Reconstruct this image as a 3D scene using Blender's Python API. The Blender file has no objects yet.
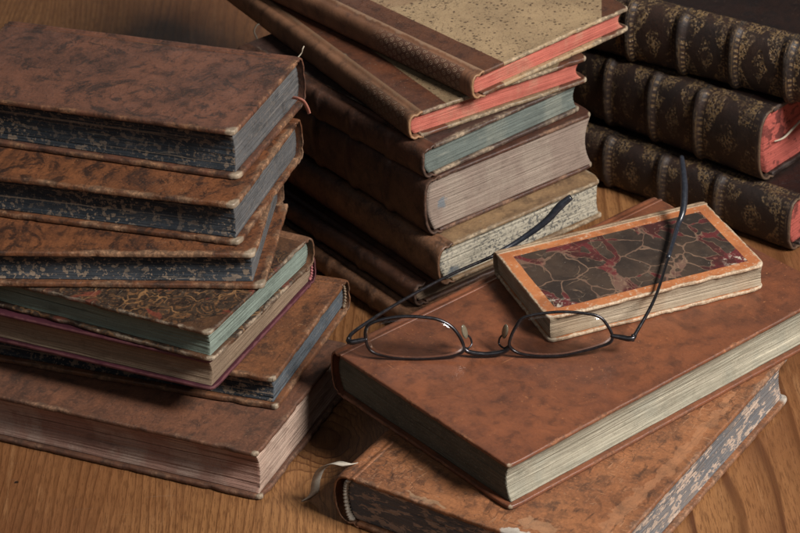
import bpy, bmesh, math, random
from mathutils import Vector, Matrix, noise as mn
random.seed(5)
sc = bpy.context.scene
col = sc.collection
def N3(x, y, z): return mn.noise(Vector((x, y, z)))
def sstep(a, b, x):
    t = max(0., min(1., (x-a)/(b-a))); return t*t*(3-2*t)

# ------------------------------------------------------------------ node helper
class G:
    def __init__(s, name):
        s.m = bpy.data.materials.new(name); s.m.use_nodes = True
        s.t = s.m.node_tree; s.t.nodes.clear()
        s.out = s.n('ShaderNodeOutputMaterial')
        s.b = s.n('ShaderNodeBsdfPrincipled'); s.l(s.b.outputs[0], s.out.inputs[0])
        s.tc = s.n('ShaderNodeTexCoord').outputs['Object']
    def n(s, t): return s.t.nodes.new(t)
    def l(s, a, b): s.t.links.new(a, b)
    def put(s, sock, v):
        if isinstance(v, bpy.types.NodeSocket): s.l(v, sock)
        elif isinstance(v, (tuple, list)) and len(v) == 3 and sock.type == 'RGBA': sock.default_value = (*v, 1)
        else: sock.default_value = v
    def vec(s, scale=(1, 1, 1), loc=(0, 0, 0), rot=(0, 0, 0), src=None):
        k = s.n('ShaderNodeMapping'); s.l(src or s.tc, k.inputs[0])
        k.inputs['Scale'].default_value = scale; k.inputs['Location'].default_value = loc; k.inputs['Rotation'].default_value = rot
        return k.outputs[0]
    def noise(s, scale=1, det=4, rough=.55, dist=0, v=None, col=False):
        k = s.n('ShaderNodeTexNoise'); s.l(v or s.tc, k.inputs['Vector'])
        k.inputs['Scale'].default_value = scale; k.inputs['Detail'].default_value = det
        k.inputs['Roughness'].default_value = rough; k.inputs['Distortion'].default_value = dist
        return k.outputs['Color' if col else 0]
    def vor(s, scale, feat='F1', v=None, rand=1, out='Distance'):
        k = s.n('ShaderNodeTexVoronoi'); k.feature = feat; s.l(v or s.tc, k.inputs['Vector'])
        k.inputs['Scale'].default_value = scale; k.inputs['Randomness'].default_value = rand
        return k.outputs[out]
    def ma(s, op, a, b=0., c=None, clamp=False):
        k = s.n('ShaderNodeMath'); k.operation = op; k.use_clamp = clamp
        s.put(k.inputs[0], a); s.put(k.inputs[1], b)
        if c is not None: s.put(k.inputs[2], c)
        return k.outputs[0]
    def mr(s, v, a, b, lo=0., hi=1.):
        k = s.n('ShaderNodeMapRange'); k.interpolation_type = 'SMOOTHSTEP'
        s.put(k.inputs[0], v); k.inputs[1].default_value = a; k.inputs[2].default_value = b
        k.inputs[3].default_value = lo; k.inputs[4].default_value = hi
        return k.outputs[0]
    def mix(s, f, a, b, mode='MIX'):
        k = s.n('ShaderNodeMix'); k.data_type = 'RGBA'; k.blend_type = mode
        s.put(k.inputs[0], f); s.put(k.inputs[6], a); s.put(k.inputs[7], b)
        return k.outputs[2]
    def attr(s, name):
        k = s.n('ShaderNodeAttribute'); k.attribute_name = name; return k.outputs['Fac']
    def xyz(s, v=None):
        k = s.n('ShaderNodeSeparateXYZ'); s.l(v or s.tc, k.inputs[0]); return k.outputs
    def vadd(s, a, b, op='ADD'):
        k = s.n('ShaderNodeVectorMath'); k.operation = op; s.put(k.inputs[0], a); s.put(k.inputs[1], b); return k.outputs[0]
    def warp(s, scale, amt, v=None, det=3):
        v = v or s.tc
        c = s.noise(scale, det, .5, 0, v, True)
        c = s.vadd(c, (.5, .5, .5), 'SUBTRACT')
        k = s.n('ShaderNodeVectorMath'); k.operation = 'MULTIPLY_ADD'
        s.l(c, k.inputs[0]); k.inputs[1].default_value = (amt, amt, amt); s.l(v, k.inputs[2])
        return k.outputs[0]
    def bump(s, h, strength=.5, dist=.0004, prev=None):
        k = s.n('ShaderNodeBump'); k.inputs['Strength'].default_value = strength; k.inputs['Distance'].default_value = dist
        s.l(h, k.inputs['Height'])
        if prev: s.l(prev, k.inputs['Normal'])
        return k.outputs[0]
    def fin(s, color, rough, normal=None, spec=.4, metal=0.):
        s.put(s.b.inputs['Base Color'], color); s.put(s.b.inputs['Roughness'], rough)
        s.put(s.b.inputs['Specular IOR Level'], spec); s.put(s.b.inputs['Metallic'], metal)
        if normal: s.l(normal, s.b.inputs['Normal'])
        return s.m

def mul(c, k): return tuple(x*k for x in c)

# ------------------------------------------------------------------ materials
TAN = (.30, .165, .085); CREAM = (.42, .33, .23)
def leather(name, c1, c2, dark, vein=0., scuff=.5, wear=TAN, wearw=.0016, cream=CREAM, gloss=.5, seed=0., veinsc=45., streak=0.,
            quarter=None, paper=None, fillet=None, crnr=.0035, dirt=.5, peel=None, marble=None, paperspeck=(.055, .033, .019), crack=.4, grit=.55, patches=()):
    g = G(name); V = g.vec(loc=(seed, seed*1.7, seed*.6))
    big = g.noise(22, 8, .62, .3, V); mid = g.noise(120, 6, .62, .2, V); fine = g.noise(700, 4, .6, 0, V)
    c = g.mix(g.mr(big, .36, .64), c1, c2)
    c = g.mix(g.mr(mid, .48, .68, 0, .45+.45*grit), c, dark)
    c = g.mix(g.mr(mid, .28, .46, .35, 0), c, mul(c1, 1.35))
    if vein:
        ve = g.noise(veinsc, 9, .68, 2.2, V)
        c = g.mix(g.mr(ve, .50, .62, 0, vein), c, dark)
        v2 = g.noise(veinsc*2.6, 7, .7, 1.5, g.vec((1, 2.2, 1), (seed+.3, .1, 0), (0, 0, .5)))
        c = g.mix(g.mr(v2, .55, .66, 0, vein*.7), c, mul(dark, .6))
    if streak:                                     # pigment dragged along the board
        st = g.noise(1, 6, .6, .4, g.vec((30, 190, 60), (seed, 0, 0), (0, 0, .12)))
        c = g.mix(g.mr(st, .52, .68, 0, streak), c, dark)
    if fillet:                                     # blind-tooled line round the board
        e = g.attr('edge'); br = g.mr(g.noise(180, 3, .5, 0, V), .42, .55)
        fl = g.ma('MULTIPLY', g.mr(g.ma('ABSOLUTE', g.ma('SUBTRACT', e, fillet)), .00018, .0005, 1, 0), br)
        c = g.mix(g.ma('MULTIPLY', fl, .4), c, mul(dark, .5))
    pm = None
    if paper:
        X = g.xyz()
        u = g.ma('ADD', X[0], g.ma('MULTIPLY', g.ma('SUBTRACT', g.noise(40, 3, .5, 0, V), .5), .0012))
        q, W, T, cs = quarter
        pm = g.mr(u, q-.0002, q+.0002)
        for vv in (X[1], g.ma('SUBTRACT', T, X[1])):
            s_ = g.ma('ADD', g.ma('SUBTRACT', W, u), vv)
            pm = g.ma('MULTIPLY', pm, g.mr(s_, cs-.0003, cs+.0003))
        pc = g.mix(g.mr(big, .35, .65), paper, mul(paper, .78))
        pc = g.mix(g.mr(mid, .5, .75, 0, .45), pc, mul(paper, .5))
        if marble:
            pc = marble(g, V)
        else:
            sp = g.vor(330, v=g.warp(500, .0012, V)); spr = g.noise(170, 2, .5, 0, V)
            sm = g.ma('MULTIPLY', g.mr(sp, .20, .32, 1, 0), g.mr(spr, .42, .50))
            pc = g.mix(g.ma('MULTIPLY', sm, .85), pc, paperspeck)
            sp2 = g.vor(620, v=g.warp(700, .0008, V)); spr2 = g.noise(240, 2, .5, 0, g.vec(loc=(3, 9, 1)))
            pc = g.mix(g.ma('MULTIPLY', g.ma('MULTIPLY', g.mr(sp2, .2, .34, 1, 0), g.mr(spr2, .48, .56)), .7), pc, paperspeck)
            st2 = g.noise(9, 4, .6, .3, V)
            pc = g.mix(g.mr(st2, .52, .7, 0, .5), pc, mul(paper, .55))
        c = g.mix(pm, c, pc)
    # large handling stains, crackle in the skin
    stn = g.noise(14, 6, .65, .6, g.vec(loc=(seed+2, 6, 1))); c = g.mix(g.mr(stn, .50, .66, 0, .55), c, g.mix(.5, c, dark))
    c = g.mix(g.mr(stn, .30, .44, .35, 0), c, mul(c1, 1.45))
    ck = g.vor(150, 'DISTANCE_TO_EDGE', g.warp(90, .010, g.vec((1, 1.9, 1), (seed, 0, 3)), 5)); ckm = g.mr(g.noise(26, 5, .65, .3, g.vec(loc=(seed+1, 5, 9))), .46, .60)
    ckl = g.ma('MULTIPLY', g.mr(ck, .006, .030, 1, 0), ckm); c = g.mix(g.ma('MULTIPLY', ckl, crack), c, mul(dark, .7))
    # scuffs and pin-point losses
    scn = g.noise(420, 5, .65, 0, V); scm = g.noise(30, 4, .6, 0, g.vec(loc=(seed+4, 2, 1)))
    sc_ = g.ma('MULTIPLY', g.mr(scn, .60, .70), g.mr(scm, .46, .66))
    c = g.mix(g.ma('MULTIPLY', sc_, scuff), c, wear)
    scr = g.noise(1, 3, .5, 0, g.vec((900, 45, 100), (seed, 3, 0), (0, 0, .8)))
    scr2 = g.noise(1, 3, .5, 0, g.vec((60, 1000, 100), (seed, 7, 0), (0, 0, .25)))
    sm2 = g.ma('MAXIMUM', g.mr(scr, .70, .76), g.mr(scr2, .70, .76))
    c = g.mix(g.ma('MULTIPLY', g.ma('MULTIPLY', sm2, g.mr(scm, .4, .6)), scuff*.7), c, wear)
    if peel:
        sv = g.warp(60, .006, V); q1 = g.noise(1, 3, .6, .3, g.vec((900, 120, 100), (seed, 13, 0), (0, 0, 0), sv)); q2 = g.noise(1, 3, .6, .3, g.vec((160, 1100, 100), (seed, 17, 0), (0, 0, 0), sv))
        cl = g.mr(g.noise(32, 4, .6, .3, g.vec(loc=(seed+12, 2, 2))), .47, .60); c = g.mix(g.ma('MULTIPLY', g.ma('MULTIPLY', g.ma('MAXIMUM', g.mr(q1, .60, .66), g.mr(q2, .61, .67)), cl), .7), c, mul(wear, 1.25))
        c = g.mix(g.ma('MULTIPLY', g.mr(g.noise(1, 4, .6, .5, g.vec((260, 70, 100), (seed, 21, 0), (0, 0, 0), sv)), .58, .66), .55), c, mul(dark, .8))
    if peel:                                       # skin torn off the board
        pn = g.noise(55, 4, .55, .2, g.vec(loc=(seed+9, 1, 3))); pn = g.mr(pn, peel, peel+.015)
        c = g.mix(g.ma('MULTIPLY', pn, .75), c, mul(wear, 1.15))
    gr = g.noise(1300, 3, .65, 0, V)
    c = g.mix(g.mr(fine, .50, .68, 0, .45*grit), c, mul(dark, 1.1)); c = g.mix(g.mr(fine, .34, .46, .4*grit, 0), c, mul(c1, 1.6))
    c = g.mix(g.mr(gr, .55, .70, 0, .45*grit), c, dark); c = g.mix(g.mr(gr, .66, .76, 0, .0), c, wear)
    dust = g.vor(260, v=g.warp(400, .002, V)); c = g.mix(g.ma('MULTIPLY', g.mr(dust, .07, .13, 1, 0), g.mr(g.noise(60, 3, .6, 0, g.vec(loc=(seed, 8, 8))), .5, .58, 0, .5*scuff)), c, mul(wear, 1.3))
    for (px, py, ru, rv, pcol, pk) in patches:     # skin torn away, bare board below
        pv = g.vadd(g.warp(120, .013, det=9), (px, py, 0), 'SUBTRACT'); pv = g.vec((1/ru, 1/rv, 0), src=pv)
        ln = g.n('ShaderNodeVectorMath'); ln.operation = 'LENGTH'; g.l(pv, ln.inputs[0])
        c = g.mix(g.mr(ln.outputs['Value'], .92, 1.02, pk, 0), c, g.mix(g.mr(mid, .4, .6), pcol, mul(pcol, .75)))
    # edge and corner wear
    e = g.attr('edge'); wn = g.noise(260, 5, .7, 0, V); wn2 = g.noise(60, 3, .6, 0, V)
    ee = g.ma('ADD', e, g.ma('MULTIPLY', g.ma('SUBTRACT', wn, .5), -.0042))
    ee = g.ma('ADD', ee, g.ma('MULTIPLY', g.ma('SUBTRACT', wn2, .5), -.0062))
    wv = g.noise(38, 5, .7, .3, g.vec(loc=(seed+6, 4, 2)))
    wm = g.ma('MULTIPLY', g.mr(ee, wearw*.35, wearw, 1, 0), g.mr(wv, .45, .60, .05, 1))
    c = g.mix(g.ma('MULTIPLY', wm, .9), c, g.mix(g.mr(wn, .40, .60), g.mix(g.mr(fine, .42, .6), mul(wear, 1.25), mul(wear, .7)), mul(wear, .38)))
    k = g.ma('ADD', g.attr('corner'), g.ma('MULTIPLY', g.ma('SUBTRACT', wn, .5), -.006))
    cm = g.mr(k, crnr*.6, crnr, 1, 0)
    c = g.mix(g.ma('MULTIPLY', cm, .9), c, g.mix(g.mr(wn, .4, .6), cream, mul(cream, .6)))
    ed = g.mr(g.ma('ADD', e, g.ma('MULTIPLY', g.ma('SUBTRACT', big, .5), .01)), .001, .007, dirt, 0)
    c = g.mix(ed, c, g.mix(.5, c, dark))
    h = g.ma('ADD', g.ma('MULTIPLY', fine, .35), g.ma('MULTIPLY', mid, .8))
    h = g.ma('SUBTRACT', h, g.ma('ADD', g.ma('MULTIPLY', wm, .5), g.ma('MULTIPLY', ckl, crack))); h = g.ma('SUBTRACT', h, g.ma('MULTIPLY', sc_, .35))
    if pm: h = g.ma('SUBTRACT', h, g.ma('MULTIPLY', pm, .25))
    ro = g.ma('ADD', g.ma('ADD', g.ma('MULTIPLY', mid, .30), g.ma('MULTIPLY', stn, .45)), gloss-.40)
    ro = g.mix(wm, ro, (.85, .85, .85))
    return g.fin(c, ro, g.bump(h, .35+.5*grit, .0005), .5)

def pages(name, c1, dark, lines=.5, speck=None, seed=0., flake=None, spot=None, tint=None, head=None, stain=.4, pale=.0):
    g = G(name); V = g.vec(loc=(seed, seed, seed*.3))
    WZ = g.warp(28, .0016, V)
    l1 = g.noise(1, 3, .6, 0, g.vec((22, 22, 2600), src=WZ)); l2 = g.noise(1, 2, .55, 0, g.vec((9, 9, 700), (3, 1, 2), src=WZ))
    l3 = g.noise(1, 3, .6, 0, g.vec((14, 14, 1500), (7, 1, 9), src=WZ))
    big = g.noise(35, 6, .6, 0, V); fine = g.noise(900, 3, .6, 0, V)
    c = g.mix(g.mr(big, .38, .66, 0, stain), c1, mul(c1, .55))
    if tint: c = g.mix(g.mr(g.noise(50, 5, .6, .2, g.vec((1, 1, .5), (seed, 2, 5))), .45, .62, 0, .8), c, tint)
    c = g.mix(g.mr(l1, .45, .68, 0, lines), c, dark)
    c = g.mix(g.mr(l2, .52, .66, 0, lines*.7), c, dark)
    c = g.mix(g.mr(l3, .30, .42, lines*.5, 0), c, mul(c1, 1.5))
    if pale and not speck: c = g.mix(g.mr(l3, .62, .68, 0, pale), c, mul(c1, 1.9))
    gapl = g.noise(1, 2, .5, 0, g.vec((5, 5, 900), (2, 8, 4), src=WZ)); c = g.mix(g.mr(gapl, .66, .70, 0, .75), c, mul(dark, .45))
    if speck:
        sc1, col1, th = speck
        SV = g.warp(380, .0016, g.vec((1, 1, 1.15) if th > .5 else (.45, .45, 1.5), (seed, 1, 0)))
        s1 = g.noise(sc1, 3, .5, .1, SV); s2 = g.noise(sc1*2.1, 3, .6, .2, SV)
        m = g.ma('MAXIMUM', g.mr(s1, th, th+.035), g.mr(s2, th+.06, th+.09))
        dv = g.vor(430, v=g.warp(200, .0012, V)); dc = g.vor(430, v=g.warp(200, .0012, V), out='Color')
        dr = g.ma('MULTIPLY', g.xyz(dc)[0], .36); dots = g.mr(g.ma('SUBTRACT', dv, dr), -.05, .02, 1, 0); m = g.ma('MAXIMUM', m, g.ma('MULTIPLY', dots, g.mr(g.xyz(dc)[1], .45, .5)))
        dens = g.mr(g.noise(26, 3, .6, 0, V), .36, .56, .35 if th > .5 else .9, 1)
        c = g.mix(g.ma('MULTIPLY', g.ma('MULTIPLY', m, dens), .85), c, g.mix(l1, col1, mul(col1, .6)))
    if pale and speck:
        pl = g.noise(1, 2, .5, 0, g.vec((4, 4, 620), (6, 2, 8), src=WZ)); c = g.mix(g.mr(pl, .63, .66, 0, pale), c, speck[1])
    if flake:
        f = g.noise(1, 5, .62, .2, g.vec((34, 34, 620), (seed, 5, 2), src=WZ))
        c = g.mix(g.mr(f, .60, .68, 0, .75), c, flake)
    if head:                                       # one short edge gets its own colour
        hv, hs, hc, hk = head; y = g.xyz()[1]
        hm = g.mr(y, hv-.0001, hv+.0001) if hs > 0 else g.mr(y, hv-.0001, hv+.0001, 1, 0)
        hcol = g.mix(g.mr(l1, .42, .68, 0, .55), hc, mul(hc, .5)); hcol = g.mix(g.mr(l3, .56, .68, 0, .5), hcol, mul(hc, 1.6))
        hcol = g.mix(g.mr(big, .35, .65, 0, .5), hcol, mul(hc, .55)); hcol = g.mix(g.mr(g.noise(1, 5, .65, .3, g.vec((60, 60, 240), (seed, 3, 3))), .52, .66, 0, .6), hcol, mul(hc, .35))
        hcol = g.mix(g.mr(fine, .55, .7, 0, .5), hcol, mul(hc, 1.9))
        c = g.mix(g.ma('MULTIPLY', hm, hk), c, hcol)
    c = g.mix(g.mr(fine, .52, .70, 0, .4), c, dark)
    sm = g.noise(1, 5, .65, .3, g.vec((70, 70, 160), (seed, 9, 4))); c = g.mix(g.mr(sm, .54, .70, 0, .45), c, mul(dark, .8))
    if spot:
        p, r, sc_ = spot
        d = g.vadd(g.warp(260, .007), p, 'SUBTRACT')
        k = g.n('ShaderNodeVectorMath'); k.operation = 'LENGTH'; g.l(d, k.inputs[0])
        c = g.mix(g.mr(k.outputs['Value'], r*.7, r*1.2, .7, 0), c, sc_)
    h = g.ma('ADD', g.ma('MULTIPLY', l1, .8), g.ma('MULTIPLY', l2, .6)); h = g.ma('ADD', h, g.ma('MULTIPLY', fine, .15))
    return g.fin(c, .78, g.bump(h, 1., .0007), .2)

def gilt(name, seed, gold=.5):
    g = G(name); V = g.vec(loc=(seed, seed*2, 0))
    mid = g.noise(110, 7, .65, .2, V); big = g.noise(24, 5, .6, .2, V); fine = g.noise(800, 4, .6, 0, V)
    c = g.mix(g.mr(big, .35, .65), (.028, .013, .008), (.014, .0085, .007))
    c = g.mix(g.mr(mid, .55, .72, 0, .5), c, (.055, .034, .022))
    pc = g.ma('ABSOLUTE', g.attr('pc')); pp = g.ma('ABSOLUTE', g.attr('pp')); bd = g.attr('band')
    jit = g.ma('MULTIPLY', g.ma('SUBTRACT', g.noise(130, 5, .65, .3, V), .5), .55)
    d = g.ma('ADD', g.ma('ADD', g.ma('MULTIPLY', pc, 1.25), g.ma('MULTIPLY', pp, .95)), jit)
    tex = g.mr(g.vor(560, 'F1', g.warp(300, .002, V)), .34, .50); tex2 = g.mr(g.noise(520, 4, .7, .5, V), .42, .54)
    outer = g.ma('MULTIPLY', g.mr(d, .80, .86), g.mr(pc, .72, .74, 1, 0))
    ring = g.ma('MULTIPLY', g.mr(d, .30, .36), g.mr(d, .36, .42, 1, 0))
    inner = g.mr(d, .25, .31, 1, 0)
    fill = g.ma('MULTIPLY', g.ma('MAXIMUM', outer, g.ma('MAXIMUM', inner, ring)), g.ma('MULTIPLY', g.ma('ADD', tex2, .05), tex, None, True))
    st = g.ma('GREATER_THAN', g.ma('SINE', g.ma('MULTIPLY', g.attr('pc'), 62.)), .35)
    tooth = g.mr(g.ma('SINE', g.ma('ADD', g.ma('MULTIPLY', g.attr('pp'), 58.), g.ma('MULTIPLY', g.noise(220, 4, .65), 9.))), -.1, .5)
    bands = g.ma('MULTIPLY', g.ma('MULTIPLY', g.mr(pc, .76, .78), g.mr(pc, .86, .88, 1, 0)), g.ma('MULTIPLY', tooth, .7))
    bands = g.ma('MAXIMUM', bands, g.ma('MULTIPLY', g.mr(pc, .89, .90), g.ma('MULTIPLY', st, .5)))
    rib = g.ma('MULTIPLY', g.ma('MULTIPLY', g.mr(bd, .25, .5), g.mr(bd, .75, .95, 1, 0)), tooth)
    gm = g.ma('MAXIMUM', fill, g.ma('MAXIMUM', bands, g.ma('MULTIPLY', rib, .3)))
    wear = g.ma('MULTIPLY', g.mr(g.noise(85, 7, .72, .4, g.vec(loc=(seed+3, 0, 0))), .40, .55), g.mr(fine, .3, .5, .45, 1))
    gm = g.ma('MULTIPLY', g.ma('MULTIPLY', gm, wear), gold*.85)
    c = g.mix(gm, c, (.33, .21, .095))
    bl = g.ma('MULTIPLY', g.mr(bd, .6, 1), g.mr(mid, .4, .6))
    c = g.mix(g.ma('MULTIPLY', bl, .6), c, (.028, .024, .023))
    ck = g.mr(g.vor(230, 'DISTANCE_TO_EDGE', g.warp(140, .006, V, 5)), .01, .05, 1, 0); ckm = g.mr(g.noise(45, 5, .6, 0, V), .42, .55)
    ckl = g.ma('MULTIPLY', ck, ckm); c = g.mix(g.ma('MULTIPLY', ckl, .75), c, (.010, .007, .006)); gm = g.ma('MULTIPLY', gm, g.ma('SUBTRACT', 1., ckl))
    rub = g.mr(g.noise(190, 5, .7, 0, g.vec(loc=(seed+8, 2, 0))), .60, .70, 0, .6); c = g.mix(rub, c, (.105, .068, .044))
    e = g.attr('edge'); ee = g.ma('ADD', e, g.ma('MULTIPLY', g.ma('SUBTRACT', mid, .5), -.004))
    c = g.mix(g.mr(ee, .0004, .0016, .6, 0), c, (.11, .065, .04))
    h = g.ma('ADD', g.ma('MULTIPLY', gm, .7), g.ma('ADD', g.ma('MULTIPLY', mid, .7), g.ma('MULTIPLY', fine, .3)))
    return g.fin(c, g.ma('SUBTRACT', .56, g.ma('MULTIPLY', gm, .2)), g.bump(h, .8, .0006), .5, g.ma('MULTIPLY', gm, .55))

def tooled_spine(name, c1, dark, lite, seed, zone):
    g = G(name); V = g.vec(loc=(seed, seed, 0))
    mid = g.noise(130, 6, .65, .2, V); big = g.noise(28, 5, .6, .2, V); fine = g.noise(800, 4, .6, 0, V)
    c = g.mix(g.mr(big, .35, .65), c1, mul(c1, .6)); c = g.mix(g.mr(mid, .48, .7, 0, .6), c, dark)
    s = g.attr('pa'); v = g.xyz()[1]; k = 2*math.pi/.0036
    a = g.ma('COSINE', g.ma('MULTIPLY', v, k))
    b = g.ma('COSINE', g.ma('ADD', g.ma('MULTIPLY', v, k*.5), g.ma('MULTIPLY', s, k*.866)))
    d = g.ma('COSINE', g.ma('SUBTRACT', g.ma('MULTIPLY', v, k*.5), g.ma('MULTIPLY', s, k*.866)))
    f = g.ma('ADD', g.ma('ADD', a, b), d)
    ring = g.ma('MULTIPLY', g.mr(f, -.3, .5), g.mr(f, .9, 1.7, 1, 0)); dot = g.mr(f, 2.3, 2.8)
    zn = g.ma('MULTIPLY', g.mr(v, zone[0], zone[0]+.002), g.mr(v, zone[1]-.02, zone[1], 1, 0))
    zn = g.ma('MULTIPLY', zn, g.mr(g.ma('ABSOLUTE', g.attr('pp')), .62, .75, 1, 0))
    pat = g.ma('MULTIPLY', g.ma('MAXIMUM', ring, dot), zn)
    c = g.mix(g.ma('MULTIPLY', zn, .6), c, dark)
    c = g.mix(g.ma('MULTIPLY', pat, g.mr(mid, .3, .55, .35, .9)), c, lite)
    ln = g.ma('MULTIPLY', g.ma('GREATER_THAN', g.ma('SINE', g.ma('MULTIPLY', v, 2600.)), .3), g.mr(v, zone[0]-.001, zone[0], 1, 0))
    c = g.mix(g.ma('MULTIPLY', ln, .35), c, dark)
    pe = g.ma('ADD', g.ma('ABSOLUTE', g.attr('pp')), g.ma('MULTIPLY', g.ma('SUBTRACT', mid, .5), .5))
    c = g.mix(g.mr(pe, .84, .95, 0, .7), c, lite)
    e = g.ma('ADD', g.attr('edge'), g.ma('MULTIPLY', g.ma('SUBTRACT', mid, .5), -.004))
    c = g.mix(g.mr(e, .0003, .0015, .8, 0), c, TAN)
    h = g.ma('ADD', g.ma('MULTIPLY', pat, .8), g.ma('ADD', g.ma('MULTIPLY', mid, .7), g.ma('MULTIPLY', fine, .3)))
    return g.fin(c, .55, g.bump(h, .8, .0005), .35)

def cloth(name, c, seed):
    g = G(name); V = g.vec(loc=(seed, 0, 0))
    w = g.ma('ADD', g.noise(1, 2, .5, 0, g.vec((2400, 300, 300))), g.noise(1, 2, .5, 0, g.vec((300, 2400, 300))))
    big = g.noise(40, 5, .6, 0, V)
    cc = g.mix(g.mr(big, .35, .65), c, mul(c, .65))
    e = g.ma('ADD', g.attr('edge'), g.ma('MULTIPLY', g.ma('SUBTRACT', g.noise(200, 4, .6, 0, V), .5), -.003))
    cc = g.mix(g.mr(e, .0001, .0009, .6, 0), cc, (.13, .05, .05))
    return g.fin(cc, .7, g.bump(w, .4, .0003), .25)

def plain(name, c, rough=.6, metal=0., spec=.4, nz=.3, sc_=300):
    g = G(name); n = g.noise(sc_, 4, .6)
    return g.fin(g.mix(g.mr(n, .35, .65, 0, nz), c, mul(c, .55)), rough, g.bump(n, .3, .0002), spec, metal)

# marbled papers
def marb_dark(g, V):
    W = g.warp(40, .012, g.warp(130, .0035, g.vec((1, 1.15, 1), src=V))); d = g.vor(62, 'DISTANCE_TO_EDGE', W)
    n = g.noise(260, 5, .65, 0, V); n2 = g.noise(45, 4, .6, .3, V); n3 = g.noise(95, 4, .6, 0, g.vec(loc=(5, 1, 2), src=V))
    c = g.mix(g.mr(n2, .35, .65), (.028, .020, .016), (.056, .037, .026))
    c = g.mix(g.mr(n, .55, .72, 0, .4), c, (.10, .078, .06))
    m = g.mr(g.noise(26, 3, .55, .5, g.vec((.9, 1.3, 1), (2.9, 1.7, 0))), .42, .60)
    wd = g.ma('ADD', .010, g.ma('MULTIPLY', m, g.ma('MULTIPLY', n3, .26)))
    f1 = g.vor(62, 'F1', W); rnd_ = g.ma('MULTIPLY', g.mr(g.ma('ADD', f1, g.ma('MULTIPLY', n3, .12)), .66, .685), g.mr(m, .02, .1))
    gap = g.ma('MAXIMUM', g.mr(g.ma('SUBTRACT', d, wd), -.012, .016, .9, 0), rnd_)
    gc = g.mix(g.mr(n3, .40, .58), (.105, .020, .021), (.05, .016, .014)); gc = g.mix(g.mr(n, .56, .66, 0, .7), gc, (.22, .09, .065))
    c = g.mix(gap, c, g.mix(g.mr(m, .05, .3), (.15, .085, .06), gc))
    ol = g.mr(g.ma('ABSOLUTE', g.ma('SUBTRACT', d, g.ma('ADD', wd, .006))), .004, .013, 1, 0)
    c = g.mix(g.ma('MULTIPLY', ol, g.mr(n3, .36, .56, .15, .7)), c, (.22, .14, .09))
    d2 = g.vor(105, 'DISTANCE_TO_EDGE', g.vec(loc=(4, 3, 2), src=W))
    c = g.mix(g.ma('MULTIPLY', g.mr(d2, .006, .022, .7, 0), g.mr(g.noise(50, 3, .5, 0, g.vec(loc=(7, 7, 7))), .54, .6)), c, (.17, .11, .07))
    k = g.ma('ADD', g.attr('corner'), g.ma('MULTIPLY', g.ma('SUBTRACT', n, .5), -.02))
    lossn = g.noise(210, 5, .7, .5, V)
    c = g.mix(g.ma('MULTIPLY', g.mr(k, .014, .022, 1, 0), g.mr(lossn, .50, .58, 0, .9)), c, (.48, .42, .34))
    return g.mix(g.mr(g.noise(600, 3, .6, 0, V), .70, .76, 0, .6), c, (.35, .30, .24))
def marb_shell(g, V):
    W = g.warp(70, .014, g.warp(160, .004, V)); d = g.vor(95, 'DISTANCE_TO_EDGE', W); f = g.vor(95, 'F1', W)
    n = g.noise(220, 5, .7, .6, V); ri = g.ma('SINE', g.ma('MULTIPLY', f, 26.))
    c = g.mix(g.mr(n, .35, .62), (.012, .009, .008), (.05, .032, .02))
    c = g.mix(g.ma('MULTIPLY', g.mr(ri, .3, .8), g.mr(n, .42, .56, 0, .6)), c, (.20, .09, .035))
    c = g.mix(g.ma('MULTIPLY', g.mr(d, .015, .06, .8, 0), g.mr(g.noise(60, 3, .6, .3), .44, .58)), c, (.27, .14, .058))
    c = g.mix(g.mr(g.noise(60, 4, .6, .8, g.vec(loc=(3, 1, 0))), .58, .64, 0, .7), c, (.17, .035, .022))
    return c

# ------------------------------------------------------------------ mesh helpers
def mesh_obj(name, verts, faces, mat, parent=None, attrs=None, smooth=True):
    me = bpy.data.meshes.new(name); me.from_pydata(verts, [], faces); me.update()
    if smooth: me.polygons.foreach_set('use_smooth', [True]*len(me.polygons))
    for k, vals in (attrs or {}).items():
        a = me.attributes.new(k, 'FLOAT', 'POINT'); a.data.foreach_set('value', vals)
    me.materials.append(mat)
    o = bpy.data.objects.new(name, me); col.objects.link(o)
    if parent: o.parent = parent
    return o

def axis_samples(a, b, step):
    e = [0, .0002, .0005, .0009, .0014, .0021, .003, .0042]
    L = b-a; n = max(2, int((L-.0084)/step))
    return [a+x for x in e] + [a+.0042+(L-.0084)*i/n for i in range(1, n)] + [b-x for x in reversed(e)]

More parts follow.
